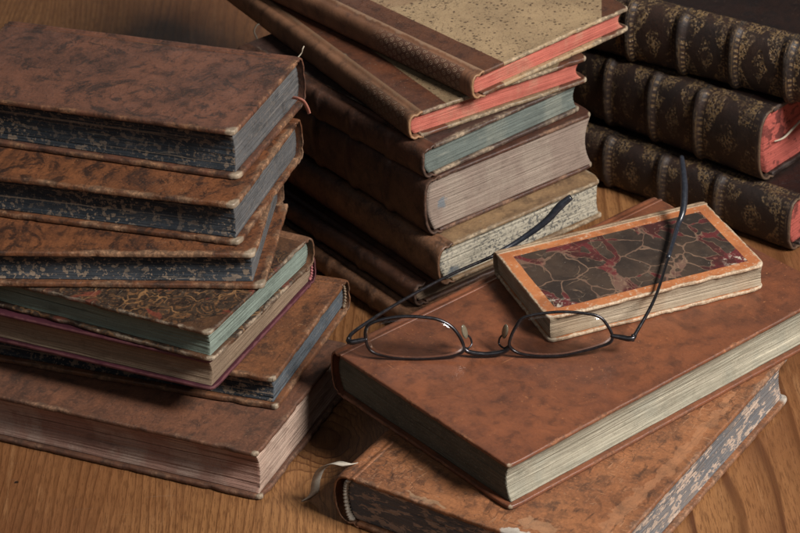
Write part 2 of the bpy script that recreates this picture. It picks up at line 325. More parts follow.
def board(parent, name, u0, W, T, z0, th, mat, seed, nib=.0005, rc=.0022, warp=.00012, du=0., dv=0., droop=.0006):
    xs = axis_samples(u0, W, .0026); ys = axis_samples(0, T, .0026); nx, ny = len(xs), len(ys)
    rnd = random.Random(seed); cw = {(1, 0): rnd.uniform(.3, 1.), (1, 1): rnd.uniform(.3, 1.)}
    verts = []; edge = []; corner = []; er = min(th*.35, .0008); idx = {}
    for side in (1, 0):
        for i, x in enumerate(xs):
            for j, y in enumerate(ys):
                bord = i in (0, nx-1) or j in (0, ny-1)
                dx = min(x-u0, W-x); dy = min(y, T-y); hinge = x-u0 < W-x
                r = .0008 if hinge else rc
                px, py = x, y
                sx = -1 if hinge else 1; sy = -1 if y < T/2 else 1
                if dx < r and dy < r:
                    qx, qy = r-dx, r-dy; m = max(qx, qy); l = math.hypot(qx, qy)
                    if l > 0:
                        qx *= m/l; qy *= m/l
                        px = (u0+r-qx) if hinge else (W-r+qx); py = (r-qy) if sy < 0 else (T-r+qy)
                d = min(dx, dy)
                if d < er: zz = er-math.sqrt(max(0, er*er-(er-d)**2))
                else: zz = 0
                # worn outline: small bites out of the edge, larger at the free corners
                w = math.exp(-d/.0016)
                b = max(0, N3(px*330+seed, py*330, seed))*.6 + max(0, N3(px*110, py*110+seed, 2.)-.22)*2.6 + max(0, N3(px*900, py*900+seed, 4.))*.25
                b = nib*b*w
                cd = math.hypot(W-x, min(y, T-y)); cwv = math.exp(-(cd/.004)**2)*cw[(1, 0 if sy < 0 else 1)]
                if dx <= dy: px += -sx*b
                else: py += -sy*b
                px -= cwv*.0010; py -= sy*cwv*.0010
                z = (z0+th-zz) if side else (z0+zz)
                if d < .008: z += (.00030 if z0 > .004 else .00014)*nib/.0005*(.75*N3(px*22+seed, py*22, 8.)+.06*N3(px*170, py*170+seed, 8.))*(1-d/.008)
                z += warp*N3(px*22+seed, py*22, 5.) + .00005*N3(px*160, py*160, seed)*(1 if d > er else 2)
                z += (-cwv*droop*cw[(1, 0 if sy < 0 else 1)] if z0 > .004 else cwv*droop*.6)
                verts.append((px+du, py+dv, z)); edge.append(d if side else min(d, .0012)); corner.append(cd)
                idx[(side, i, j)] = len(verts)-1
    faces = []
    for i in range(nx-1):
        for j in range(ny-1):
            faces.append((idx[(1, i, j)], idx[(1, i+1, j)], idx[(1, i+1, j+1)], idx[(1, i, j+1)]))
            faces.append((idx[(0, i, j+1)], idx[(0, i+1, j+1)], idx[(0, i+1, j)], idx[(0, i, j)]))
    loop = [(i, 0) for i in range(nx-1)]+[(nx-1, j) for j in range(ny-1)]+[(i, ny-1) for i in range(nx-1, 0, -1)]+[(0, j) for j in range(ny-1, 0, -1)]
    mids = []                                      # the cut edge: one more row of points, frayed a little
    for i, j in loop:
        a, b = Vector(verts[idx[(1, i, j)]]), Vector(verts[idx[(0, i, j)]]); m = (a+b)/2; k = .00035*N3(m.x*260, m.y*260, seed+2)
        m.x += k*((i == nx-1)-(i == 0)); m.y += k*((j == ny-1)-(j == 0)); m.z += .00015*N3(m.x*150, m.y*150, seed+6)
        verts.append(tuple(m)); edge.append(.0006+.0012*max(0, N3(m.x*60, m.y*60, seed))); corner.append(corner[idx[(1, i, j)]]); mids.append(len(verts)-1)
    n = len(loop)
    for q in range(n):
        p, r_ = loop[q], loop[(q+1) % n]
        faces.append((idx[(1,)+r_], idx[(1,)+p], mids[q], mids[(q+1) % n])); faces.append((mids[(q+1) % n], mids[q], idx[(0,)+p], idx[(0,)+r_]))
    return mesh_obj(name, verts, faces, mat, parent, {'edge': edge, 'corner': corner})

def block(parent, name, u0, W, T, z0, z1, mat, seed, conc=.0022, rb=.003, sq=.0028, jit=.0003, wave=.0006, rows=None):
    pts = []                                       # outline: head (v=T) from the spine, fore-edge, tail; then the spine side
    def seg(a, b, n):
        for i in range(n): t = i/n; pts.append((a[0]+(b[0]-a[0])*t, a[1]+(b[1]-a[1])*t))
    ub, uw, va, vb = u0, W-sq, sq, T-sq
    e = .00025
    seg((ub, vb), (uw-e, vb), max(8, int((uw-ub)/.0018))); seg((uw-e, vb), (uw, vb-e), 2)
    seg((uw, vb-e), (uw, va+e), int((vb-va)/.0018)); seg((uw, va+e), (uw-e, va), 2)
    seg((uw-e, va), (ub, va), max(8, int((uw-ub)/.0018))); seg((ub, va), (ub, vb), 12)
    n = len(pts); nz = rows or max(14, int((z1-z0)/.00042)); verts = []
    for k in range(nz+1):
        ze = -1+2*k/nz; sh = (1-ze*ze)
        rj = N3(k*.77, seed, 1.)*jit*.8 + N3(k*.19, seed, 7.)*jit - (jit*1.6 if N3(k*1.9, seed*1.3, 4.) > .42 else 0)
        for (u, v) in pts:
            f = (u-ub)/(uw-ub); uu = u - conc*sh*f - rb*sh*(1-f)
            s = u*19+v*23
            j = rj*(.6+.8*N3(s, k*.3, seed)) + jit*.8*N3(s*2.2, k*.9, seed+3)
            x, y = uu, v
            if u > uw-1e-6: x += j
            if v > vb-1e-6: y += j
            elif v < va+1e-6: y -= j
            z = z0+(z1-z0)*k/nz + wave*sh*N3(s*.9, k*.06, seed+9)
            verts.append((x, y, z))
    faces = []
    for k in range(nz):
        for i in range(n):
            a = k*n+i; b = k*n+(i+1) % n
            faces.append((b, a, a+n, b+n))
    faces.append(tuple(range(n))); faces.append(tuple(reversed(range(nz*n, nz*n+n))))
    return mesh_obj(name, verts, faces, mat, parent)

def spine(parent, name, T, h, jw, mat, seed, bulge=.0045, bands=(), bh=.0016, bw=.0028, t=.0011, over=.0016, nib=.0012, flat=.0, square=.85):
    prof = [(jw+over, h+.00022), (jw+.0003, h+.00018), (jw-.0008, h-.0003), (jw*.5, h-.0009), (.0008, h-.00045), (0, h-.0003)]
    m = 22; z0h = h/2
    for i in range(1, m):
        a = math.pi/2-math.pi*i/m
        prof.append((-bulge*abs(math.cos(a))**square, z0h+(z0h-.0003)*math.copysign(abs(math.sin(a))**square, a)))
    prof += [(u, h-z) for (u, z) in reversed(prof[:6])]
    P = [Vector(p) for p in prof]; n = len(P)
    nor = []
    for i in range(n):
        d = (P[min(n-1, i+1)]-P[max(0, i-1)]).normalized(); nor.append(Vector((d.y, -d.x)))   # outward = away from block
    # orient normals outwards (to -u in the middle)
    if nor[n//2].x > 0: nor = [-q for q in nor]
    L = [0.]
    for i in range(1, n): L.append(L[-1]+(P[i]-P[i-1]).length)
    tot = L[-1]
    nv = int(T/.0013); vs = sorted(set([0, .0003, .0007, .0012, .002, T-.002, T-.0012, T-.0007, T-.0003, T]+[T*i/nv for i in range(3, nv-2)]))
    bl = [0.]+sorted(bands)+[T]
    verts = []; A = {'edge': [], 'corner': [], 'pp': [], 'pc': [], 'pa': [], 'band': []}
    for v in vs:
        b = max([math.exp(-((v-c)/bw)**4) for c in bands] or [0]); dv = min(v, T-v)
        for q in range(len(bl)-1):
            if bl[q] <= v <= bl[q+1]: pc = (v-(bl[q]+bl[q+1])/2)/((bl[q+1]-bl[q])/2); break
        for lay in (0, 1):
            for i in range(n):
                mid = sstep(0, .12, min(i, n-1-i)/(n-1)-.12)
                o = b*bh*mid - (.0006*mid*math.exp(-dv/.0012)) + .00022*N3(v*70, L[i]*90, seed)*mid
                if lay: o = -t + min(o, 0)
                p = P[i]+nor[i]*o
                e = 0
                if v < .0021: e = v-(nib*max(0, N3(L[i]*240, seed, 1.)+.25))*(1-v/.0021)*-1
                vv = v + (nib*max(0, N3(L[i]*260, seed, 1.))*(1-v/.003) if v < .003 else 0) - (nib*max(0, N3(L[i]*260, seed, 4.))*(1-(T-v)/.003) if T-v < .003 else 0)
                verts.append((p.x, vv, p.y)); A['edge'].append(min(dv, .02)); A['corner'].append(.05)
                A['pp'].append((L[i]/tot)*2-1); A['pc'].append(pc); A['pa'].append(L[i]); A['band'].append(b)
    faces = []; S = 2*n
    for k in range(len(vs)-1):
        a = k*S
        for i in range(n-1):
            faces.append((a+i, a+i+1, a+S+i+1, a+S+i)); faces.append((a+n+i+1, a+n+i, a+S+n+i, a+S+n+i+1))
        faces.append((a, a+S, a+S+n, a+n)); faces.append((a+n-1, a+2*n-1, a+S+2*n-1, a+S+n-1))
    for i in range(n-1):
        faces.append((i+1, i, n+i, n+i+1)); e = (len(vs)-1)*S
        faces.append((e+i, e+i+1, e+n+i+1, e+n+i))
    return mesh_obj(name, verts, faces, mat, parent, A)

def tube(name, pts, r, mat, parent=None, closed=False, seg=8, flat=None, sub=6, off=Vector((0, 0, 0))):
    """swept tube through pts (Catmull-Rom); r float or list; flat = (k, axis) squeezes the section"""
    P = [Vector(p)-off for p in pts]; n = len(P); out = []; rad = []
    R = r if isinstance(r, (list, tuple)) else [r]*n
    cnt = n if closed else n-1
    for i in range(cnt):
        g = (lambda k: P[k % n]) if closed else (lambda k: P[max(0, min(n-1, k))])
        p0, p1, p2, p3 = g(i-1), g(i), g(i+1), g(i+2)
        for s in range(sub):
            t = s/sub
            out.append(.5*((2*p1)+(p2-p0)*t+(2*p0-5*p1+4*p2-p3)*t*t+(3*p1-p0-3*p2+p3)*t**3)); rad.append(R[i]*(1-t)+R[(i+1) % n]*t)
    if not closed: out.append(P[-1]); rad.append(R[-1])
    m = len(out); verts = []; faces = []; prevn = None
    for i in range(m):
        d = (out[(i+1) % m]-out[i-1]) if closed else (out[min(m-1, i+1)]-out[max(0, i-1)])
        d.normalize()
        a = Vector((0, 0, 1)) if prevn is None else prevn
        a = (a-d*a.dot(d))
        if a.length < 1e-6: a = Vector((1, 0, 0))
        a.normalize(); prevn = a; b = d.cross(a)
        for k in range(seg):
            th = 2*math.pi*k/seg; f = flat if flat else 1
            verts.append(out[i]+(a*math.sin(th)+b*math.cos(th)*f)*rad[i])
    for i in range(m if closed else m-1):
        for k in range(seg):
            faces.append((i*seg+k, i*seg+(k+1) % seg, ((i+1) % m)*seg+(k+1) % seg, ((i+1) % m)*seg+k))
    if not closed:
        faces.append(tuple(reversed(range(seg)))); faces.append(tuple(range((m-1)*seg, m*seg)))
    return mesh_obj(name, verts, faces, mat, parent)

def ribbon(name, pts, wdir, w, t, mat, parent):
    P = [Vector(p) for p in pts]; n = len(P); out = []
    for i in range(n-1):
        p0, p1, p2, p3 = P[max(0, i-1)], P[i], P[i+1], P[min(n-1, i+2)]
        for s in range(8):
            tt = s/8
            out.append(.5*((2*p1)+(p2-p0)*tt+(2*p0-5*p1+4*p2-p3)*tt*tt+(3*p1-p0-3*p2+p3)*tt**3))
    out.append(P[-1]); verts = []; m = len(out)
    for i, p in enumerate(out):
        wd = Vector(wdir[0]).lerp(Vector(wdir[1]), i/(m-1)).normalized(); d = (out[min(m-1, i+1)]-out[max(0, i-1)]).normalized()
        nn = d.cross(wd).normalized()*t/2; ww = wd*w/2
        fr = .3*w*N3(i*.8, 3.1, 0)*(1 if i > m-4 else .12)
        for q in (ww+nn, -ww+nn, -ww-nn, ww-nn): verts.append(p+q+d*fr)
    faces = [(i*4+k, i*4+(k+1) % 4, i*4+4+(k+1) % 4, i*4+4+k) for i in range(m-1) for k in range(4)]
    faces += [(3, 2, 1, 0), (m*4-4, m*4-3, m*4-2, m*4-1)]
    return mesh_obj(name, verts, faces, mat, parent)

def thing(name, label, cat, loc, rz=0., group=None):
    o = bpy.data.objects.new(name, None); col.objects.link(o); o.empty_display_size = .02
    o.location = loc; o.rotation_euler = (0, 0, rz); o['label'] = label; o['category'] = cat
    if group: o['group'] = group
    return o

ROOTS = {}
def book(key, name, label, group, fit, side, cov, sp, pg, th=.0022, jw=.0035, sq=.0026, conc=.0022, bulge=.0045, bands=(), bh=.0016,
         nib=.0005, rc=.0022, botshift=(0, 0), jit=.0003, wave=.0007, spkw=None, cov2=None, warp=.00012):
    x, y, a, Lr, Ll, h, z = fit; a = math.radians(a); h -= .0004
    r = Vector((math.cos(a), math.sin(a), 0)); l = Vector((-math.sin(a), math.cos(a), 0)); F = Vector((x, y, z+.0002))
    if side == 'L': org, ang, W, T = F, a, Lr, Ll                                   # spine on the F-L face
    elif side == 'R': org, ang, W, T = F+r*Lr+l*Ll, a+math.pi, Lr, Ll
    elif side == 'B': org, ang, W, T = F+l*Ll, a-math.pi/2, Ll, Lr
    root = thing(name, label, 'book', org, ang, group); s = hash(key) % 1000 if False else sum(ord(c)*(i+3) for i, c in enumerate(key)) % 97
    board(root, 'cover', jw, W, T, h-th, th, cov, s+1, nib, rc, warp)
    board(root, 'cover', jw, W, T, 0, th, cov2 or cov, s+2, nib, rc, warp*.4, *botshift)
    block(root, 'page_block', jw*.3, W, T, th+.00002, h-th-.00002, pg, s+3, conc, min(bulge*.6, .004), sq, jit, wave)
    spine(root, 'spine', T, h, jw, sp or cov, s+4, bulge, bands, bh, **(spkw or {}))
    ROOTS[key] = (root, W, T, h); return root

# ------------------------------------------------------------------ book materials
calf = leather('tree calf', (.150, .060, .034), (.095, .041, .026), (.030, .018, .014), crack=.25, grit=.6, vein=.85, scuff=.45, wear=(.32, .155, .07), seed=1., gloss=.50, wearw=.0026, crnr=.0062)
calf2 = leather('worn tree calf', (.20, .075, .03), (.12, .045, .02), (.022, .012, .009), vein=.85, scuff=.6, wear=(.34, .185, .095), seed=2.3, wearw=.0034, streak=.5, crnr=.0066)
calf3 = leather('rubbed calf', (.21, .085, .036), (.14, .055, .024), (.03, .016, .011), vein=.55, scuff=.7, wear=(.29, .15, .075), seed=5.2, wearw=.003, fillet=.0055)
bigcalf = leather('dull brown suede calf', (.165, .068, .036), (.105, .045, .026), (.034, .018, .012), vein=.35, scuff=.6, wear=(.25, .135, .075), seed=7., wearw=.0028, streak=.4, gloss=.66)
russet = leather('russet calf', (.196, .066, .029), (.128, .045, .023), (.055, .023, .014), vein=.28, crack=.14, grit=.28, scuff=.95, wear=(.30, .12, .05), seed=9., wearw=.0009, gloss=.46, crnr=.0022, dirt=.35)
scraped = leather('scraped calf', (.30, .125, .054), (.21, .083, .037), (.05, .026, .017), vein=.4, scuff=.95, wear=(.31, .165, .09), seed=11.4, wearw=.0022, fillet=.0075, peel=.68, patches=[(.096, .011, .009, .0045, (.34, .19, .105), .6), (.093, .0015, .011, .0042, (.52, .47, .40), .95), (.045, .003, .012, .0018, (.38, .25, .15), .6), (.127, .10, .003, .05, (.36, .17, .085), .55), (.124, .04, .004, .02, (.34, .165, .085), .5)], crnr=.008, cream=(.5, .45, .38))
dkspine = leather('dark brown spine leather', (.095, .042, .024), (.058, .026, .016), (.010, .006, .005), vein=.3, scuff=.3, wear=(.14, .07, .04), seed=13., wearw=.0012)
mdspine = leather('brown spine leather', (.20, .098, .052), (.12, .058, .031), (.02, .011, .008), vein=.4, scuff=.5, wear=(.20, .11, .06), seed=14., wearw=.0022)
dkcover = leather('black brown leather', (.020, .010, .0075), (.012, .007, .0058), (.006, .004, .004), vein=.3, scuff=.55, wear=(.09, .055, .04), seed=15., wearw=.0012, gloss=.42, cream=(.16, .1, .07))
mcover = leather('dark red brown calf', (.085, .032, .018), (.06, .024, .015), (.02, .01, .008), vein=.4, scuff=.5, wear=(.24, .13, .075), seed=16., wearw=.002)
lipcalf = leather('dark calf with pale lips', (.06, .03, .022), (.04, .022, .018), (.015, .01, .009), vein=.3, scuff=.4, wear=(.36, .27, .18), seed=26., wearw=.0034)
BE = (.38, .265, .148)
pb1 = lambda W, T: leather('speckled paper board', (.11, .042, .02), (.075, .03, .016), (.03, .014, .01), vein=.2, scuff=.4, wear=(.40, .31, .20), seed=17., wearw=.0014, quarter=(.0185, W, T, .022), paper=BE, crnr=.003, dirt=.25)
pb2 = lambda W, T: leather('speckled paper board two', (.12, .042, .02), (.08, .03, .016), (.03, .014, .01), vein=.2, scuff=.4, wear=(.38, .29, .19), seed=18.4, wearw=.0014, quarter=(.0195, W, T, .02), paper=mul(BE, .62), crnr=.003, dirt=.25)
vellum = leather('soiled tan board', (.24, .15, .075), (.17, .10, .05), (.07, .04, .022), vein=.3, scuff=.5, wear=(.42, .33, .22), seed=19., wearw=.0022, gloss=.62)
marbled_board = lambda W, T: leather('shell marbled board', (.12, .055, .028), (.08, .04, .02), (.03, .016, .011), vein=.4, scuff=.55, wear=(.38, .29, .20), seed=20., wearw=.0017, quarter=(.016, W, T, .02), paper=BE, marble=marb_shell, crnr=.005)
plum = cloth('plum cloth', (.060, .014, .022), 3.)
hex_spine = tooled_spine('tooled brown spine', (.20, .095, .052), (.055, .030, .025), (.30, .19, .12), 21., (.008, .085))
hex_spine2 = tooled_spine('rubbed tooled spine', (.20, .098, .053), (.045, .025, .017), (.16, .098, .058), 22., (.004, .06))
NAVY = (.032, .039, .047); SPK = (.30, .22, .155); GREY = (.128, .125, .124)
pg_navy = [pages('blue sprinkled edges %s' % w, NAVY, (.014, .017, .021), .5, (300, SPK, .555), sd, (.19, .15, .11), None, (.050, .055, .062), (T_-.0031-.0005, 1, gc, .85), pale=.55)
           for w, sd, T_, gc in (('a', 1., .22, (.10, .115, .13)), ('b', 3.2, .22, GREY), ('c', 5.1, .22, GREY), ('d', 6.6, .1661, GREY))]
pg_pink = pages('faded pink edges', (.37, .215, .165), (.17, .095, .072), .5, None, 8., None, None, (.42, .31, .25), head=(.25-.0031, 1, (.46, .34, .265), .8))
pg_maroonbk = pages('toned paper edges', (.24, .17, .115), (.12, .08, .05), .55, None, 9.)
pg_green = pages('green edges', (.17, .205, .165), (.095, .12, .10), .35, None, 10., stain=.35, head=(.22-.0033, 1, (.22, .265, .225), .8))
pg_cream = pages('greenish cream edges', (.34, .31, .235), (.16, .145, .105), .6, None, 11., tint=(.27, .26, .205), pale=.8, stain=.35, head=(.0036, -1, (.095, .088, .066), .9))
pg_r1 = pages('blue mottled edges', (.42, .32, .25), (.24, .18, .14), .4, (230, (.085, .105, .125), .47), 12.)
pg_red = pages('red edges', (.47, .135, .098), (.33, .08, .06), .45, None, 13., (.48, .24, .165), tint=(.40, .20, .135), stain=.6, pale=.6)
pg_red2 = pages('red mottled edges', (.36, .085, .065), (.25, .055, .045), .3, (110, (.09, .025, .022), .57), 14., stain=.35)
pg_teal = pages('teal edges', (.145, .168, .150), (.078, .094, .086), .5, None, 15., (.23, .235, .195), tint=(.20, .21, .175), stain=.55, pale=.6)
pg_mauve = pages('mauve grey edges', (.275, .208, .168), (.17, .125, .10), .45, None, 16., spot=((.0065, .003, .016), .0034, (.12, .16, .19)), tint=(.31, .25, .20), stain=.4)
pg_speck = pages('grey speckled edges', (.40, .36, .28), (.28, .25, .19), .15, (520, (.085, .085, .085), .545), 17., spot=((.006, .003, .004), .0045, (.05, .075, .10)), stain=.25)
pg_small = pages('uncut paper edges', (.40, .325, .235), (.25, .19, .125), .5, None, 18., tint=(.33, .24, .16), stain=.35)
gilts = [gilt('gilt spine %s' % w, s, k) for w, s, k in (('a', 1., .95), ('b', 2., .62), ('c', 3., .6))]

# ------------------------------------------------------------------ the books
LG, MG, BG, RG = 'books in the left stack', 'books in the middle stack', 'books in the dark right-hand stack', 'books stacked under the eyeglasses'
book('L1', 'book', 'largest brown book with pinkish page edges at the bottom of the left stack', LG, (-.0731, -.2075, 64.1, .100, .25, .0288, 0), 'R', bigcalf, bigcalf, pg_pink, th=.0026, conc=.0035, sq=.0026, nib=.0009, wave=.0008)
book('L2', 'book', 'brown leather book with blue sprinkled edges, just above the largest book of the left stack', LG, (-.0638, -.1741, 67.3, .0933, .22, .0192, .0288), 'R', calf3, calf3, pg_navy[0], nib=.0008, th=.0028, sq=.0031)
book('L3', 'book', 'thin plum cloth book with bare paper edges in the left stack', LG, (-.0926, -.1826, 62.5, .1044, .22, .0182, .0480), 'R', plum, plum, pg_maroonbk, th=.0019, sq=.002, nib=.0002)
book('L4', 'book', 'marbled paper book with pale green page edges lying on the plum book', LG, (-.0912, -.1852, 60.0, .0945, .22, .0173, .0662), 'R', marbled_board(.0945, .22), mdspine, pg_green, th=.0021, sq=.0028, nib=.0009, conc=.001)
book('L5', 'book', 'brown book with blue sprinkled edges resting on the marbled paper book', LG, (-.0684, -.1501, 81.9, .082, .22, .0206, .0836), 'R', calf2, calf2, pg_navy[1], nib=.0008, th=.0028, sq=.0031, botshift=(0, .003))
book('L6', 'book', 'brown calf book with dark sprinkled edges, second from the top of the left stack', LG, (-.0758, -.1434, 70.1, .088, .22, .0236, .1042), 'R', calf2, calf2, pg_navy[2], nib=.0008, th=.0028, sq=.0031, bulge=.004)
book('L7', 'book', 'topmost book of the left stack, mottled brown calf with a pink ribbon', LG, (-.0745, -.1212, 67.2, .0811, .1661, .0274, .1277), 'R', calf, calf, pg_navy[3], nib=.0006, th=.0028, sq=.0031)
book('R1', 'book', 'scraped brown calf book with blue mottled edges and white ribbon, under the russet book', RG, (.0783, -.3077, 54.6, .192, .1347, .0290, 0), 'B', scraped, scraped, pg_r1, th=.0026, sq=.003, nib=.0009, bulge=.0085)
book('R2', 'book', 'wide russet leather book with cream page edges, carrying the eyeglasses', RG, (.0426, -.2659, 36.9, .2133, .1276, .0261, .0290), 'B', russet, russet, pg_cream, th=.0022, sq=.003, conc=.003, nib=.0004, bulge=.005, wave=.0009)

small_cov = None
def small_board():
    g = G('orange bordered marbled board'); V = g.vec(loc=(31., 3., 0)); n = g.noise(240, 5, .65, 0, V); big = g.noise(40, 4, .6, 0, V); fine = g.noise(800, 3, .6, 0, V)
    c = g.mix(g.mr(big, .35, .65), (.44, .165, .062), (.35, .12, .045)); c = g.mix(g.mr(n, .55, .68, 0, .7), c, (.50, .31, .19)); c = g.mix(g.mr(g.noise(420, 5, .7, 0, V), .58, .66, 0, .6), c, (.52, .42, .31)); c = g.mix(g.mr(g.noise(70, 6, .65, .3, g.vec(loc=(2, 9, 4))), .52, .66, 0, .6), c, (.20, .075, .032))
    c = g.mix(g.mr(n, .30, .42, .4, 0), c, (.22, .075, .03))
    e = g.attr('edge'); ew = g.ma('ADD', e, g.ma('MULTIPLY', g.ma('SUBTRACT', g.noise(90, 4, .6, 0, V), .5), .0009))
    inn = g.mr(ew, .0066, .0069); c = g.mix(inn, c, marb_dark(g, V))
    ee = g.ma('ADD', e, g.ma('MULTIPLY', g.ma('SUBTRACT', n, .5), -.004)); wm = g.mr(ee, .0005, .0016, 1, 0)
    c = g.mix(g.ma('MULTIPLY', wm, .9), c, g.mix(g.mr(fine, .4, .62), (.46, .37, .26), (.28, .20, .13)))
    k = g.ma('ADD', g.attr('corner'), g.ma('MULTIPLY', g.ma('SUBTRACT', n, .5), -.007)); c = g.mix(g.mr(k, .002, .0042, .85, 0), c, (.47, .39, .29))
    h = g.ma('ADD', g.ma('MULTIPLY', n, .5), g.ma('SUBTRACT', g.ma('MULTIPLY', fine, .3), g.ma('MULTIPLY', inn, .4)))
    return g.fin(c, g.ma('ADD', g.ma('MULTIPLY', n, .3), .42), g.bump(h, .6, .0004), .35)
sb = small_board()
parch = leather('worn parchment spine', (.36, .26, .16), (.27, .18, .11), (.14, .08, .045), vein=.3, scuff=.5, wear=(.42, .33, .23), seed=23., wearw=.002, gloss=.65)
book('S', 'book', 'small dark marbled book with an orange border, lying on the russet book', RG, (.0689, -.1702, 18.3, .1160, .0683, .0148, .0551), 'B', sb, parch, pg_small, th=.0018, jw=.0018, sq=.0016, conc=.0008, nib=.0009, bulge=.003, jit=.0003, rc=.003)

book('M7', 'book', 'brown book at the very bottom of the middle stack, flat on the table', MG, (.0091, -.0753, 34.4, .095, .24, .0137, 0), 'L', mdspine, mdspine, pg_maroonbk, bands=(.04, .08, .12, .16, .2), bh=.0008)
book('M6', 'book', 'dark brown book second from the bottom of the middle stack', MG, (.0098, -.0642, 34.5, .095, .24, .0138, .0137), 'L', dkspine, dkspine, pg_maroonbk, bands=(.05, .09, .13, .17, .21), bh=.0008)
book('M5', 'book', 'tan book with grey speckled page edges and a frayed rounded spine in the middle stack', MG, (.0241, -.0671, 34.1, .1063, .25, .0241, .0275), 'L', vellum, mdspine, pg_speck, sq=.0022, conc=.001, bulge=.006, nib=.0009)
book('M4', 'book', 'thick dark brown book with mauve grey page edges in the middle stack', MG, (.0192, -.0557, 34.3, .1087, .185, .0338, .0516), 'L', mcover, dkspine, pg_mauve, sq=.0015, conc=.004, bulge=.006, bands=(.035, .068, .10, .132, .16), bh=.0013, wave=.0008)
book('M3', 'book', 'dark leather book with blue green page edges in the middle stack', MG, (.0181, -.0556, 36.9, .1054, .165, .0182, .0854), 'L', lipcalf, dkspine, pg_teal, sq=.002, bands=(.03, .06, .09, .12), bh=.0008)
book('M2', 'book', 'red edged half leather book second from the top of the middle stack', MG, (.0121, -.0471, 28.8, .1078, .25, .0154, .1036), 'L', pb2(.1078, .25), hex_spine2, pg_red, th=.0022, sq=.003, conc=.0035, bulge=.0042, nib=.0009)
book('M1', 'book', 'topmost book of the middle stack, beige speckled boards, tooled spine and red edges', MG, (.0454, -.0362, 38.2, .1099, .25, .0149, .1190), 'L', pb1(.1099, .25), hex_spine, pg_red, th=.0023, sq=.003, conc=.0035, bulge=.0042, nib=.0009)

book('B3', 'book', 'lowest of the three dark gilt books, behind the small marbled book', BG, (.2169, -.0094, 47.2, .15, .165, .0327, 0), 'L', dkcover, gilts[2], pg_red2, bulge=.008, bands=(.048, .086, .124), bh=.0018, th=.003, sq=.003)
book('B2', 'book', 'middle dark gilt book of the right-hand stack with its red page edges showing', BG, (.2046, .0121, 44.6, .15, .165, .0434, .0327), 'L', dkcover, gilts[1], pg_red2, bulge=.010, bands=(.043, .075, .107, .138), bh=.0019, th=.003, sq=.0022)
book('B1', 'book', 'topmost dark gilt book of the right-hand stack with gold panels on its spine', BG, (.2444, .0023, 52.3, .15, .165, .0372, .0761), 'L', dkcover, gilts[0], pg_red2, bulge=.009, bands=(.033, .066, .099, .132), bh=.0019, th=.003)

# ------------------------------------------------------------------ ribbons, headbands, threads
def local(key, p): 
    r = ROOTS[key][0]; m = Matrix.Translation(r.location) @ Matrix.Rotation(r.rotation_euler.z, 4, 'Z'); return m.inverted() @ Vector(p)
white = plain('white ribbon silk', (.42, .37, .30), .7, nz=.6, sc_=260); pink = plain('faded pink ribbon', (.34, .13, .09), .6)
brown_thread = plain('dark thread', (.09, .07, .05), .8); thread = plain('linen thread', (.40, .34, .26), .8); band_thread = plain('headband thread', (.36, .31, .25), .75, nz=.8, sc_=500)
dull_thread = plain('soiled headband thread', (.20, .14, .09), .8, nz=.8, sc_=500); plum_thread = plain('pink headband thread', (.35, .12, .12), .75, nz=.7, sc_=500)
root = ROOTS['R1'][0]
ribbon('bookmark_ribbon', [local('R1', p) for p in [(-.0215, -.2050, .0215), (-.0255, -.2160, .0262), (-.0300, -.2228, .0300), (-.0365, -.2212, .0305), (-.0430, -.2165, .0240), (-.0462, -.2120, .0140), (-.0478, -.2095, .0050), (-.0520, -.2085, .0006)]],
       ((.35, .55, 0), (.55, .60, .1)), (.0044), .00035, white, root)
def headband(key, v, mat, n=34, r=.00075, z0=.003, amp=.0006, w=.8):
    root, W, T, h = ROOTS[key]; b = .0036; pts = []
    for i in range(n):
        a = math.pi/2-math.pi*i/(n-1); s = 1 if i % 2 else -1
        pts.append((.0012-b*w*math.cos(a)+.0002*s, v+amp*s, h/2+(h/2-z0)*math.sin(a)))
    tube('headband', pts, r, mat, root, sub=2, seg=6)
headband('R1', .0014, band_thread, r=.0010, amp=.0009); headband('L3', .2185, plum_thread, 22, r=.0006); headband('L2', .2178, dull_thread, 22, r=.0006)
rt, W, T, h = ROOTS['L7']
# pink ribbon hanging from the short side of the top book
pr = [local('L7', p) for p in [(-.0480, -.0665, .1430), (-.0452, -.0685, .1432), (-.0425, -.0690, .1415), (-.0408, -.0690, .1375), (-.0402, -.0690, .1345)]]
ribbon('bookmark_ribbon', pr, ((.3, .6, .75), (.3, .6, .4)), .0027, .0004, pink, rt)
tube('loose_thread', [(-.001, T-.002, h-.001), (-.0025, T-.0005, h+.001), (-.0022, T+.0005, h+.0035), (-.0032, T+.001, h+.0048)], .00035, thread, rt, seg=5)
rt, W, T, h = ROOTS['M3']
tube('loose_thread', [(.012, T-.001, h-.003), (.0125, T+.001, h+.000), (.0115, T+.0015, h+.004), (.0135, T+.0015, h+.007), (.015, T+.001, h+.0075)], .0005, brown_thread, rt, seg=5)
# gilt books: white headband cord at the tail of the middle one
rt, W, T, h = ROOTS['B2']
tube('headband', [(.004, -.0002, h*.52), (.012, -.0008, h*.50), (.022, -.0008, h*.56), (.034, -.0006, h*.63), (.05, .0006, h*.67)], [.0003, .0006, .0007, .0005, .0003], thread, rt, seg=6)

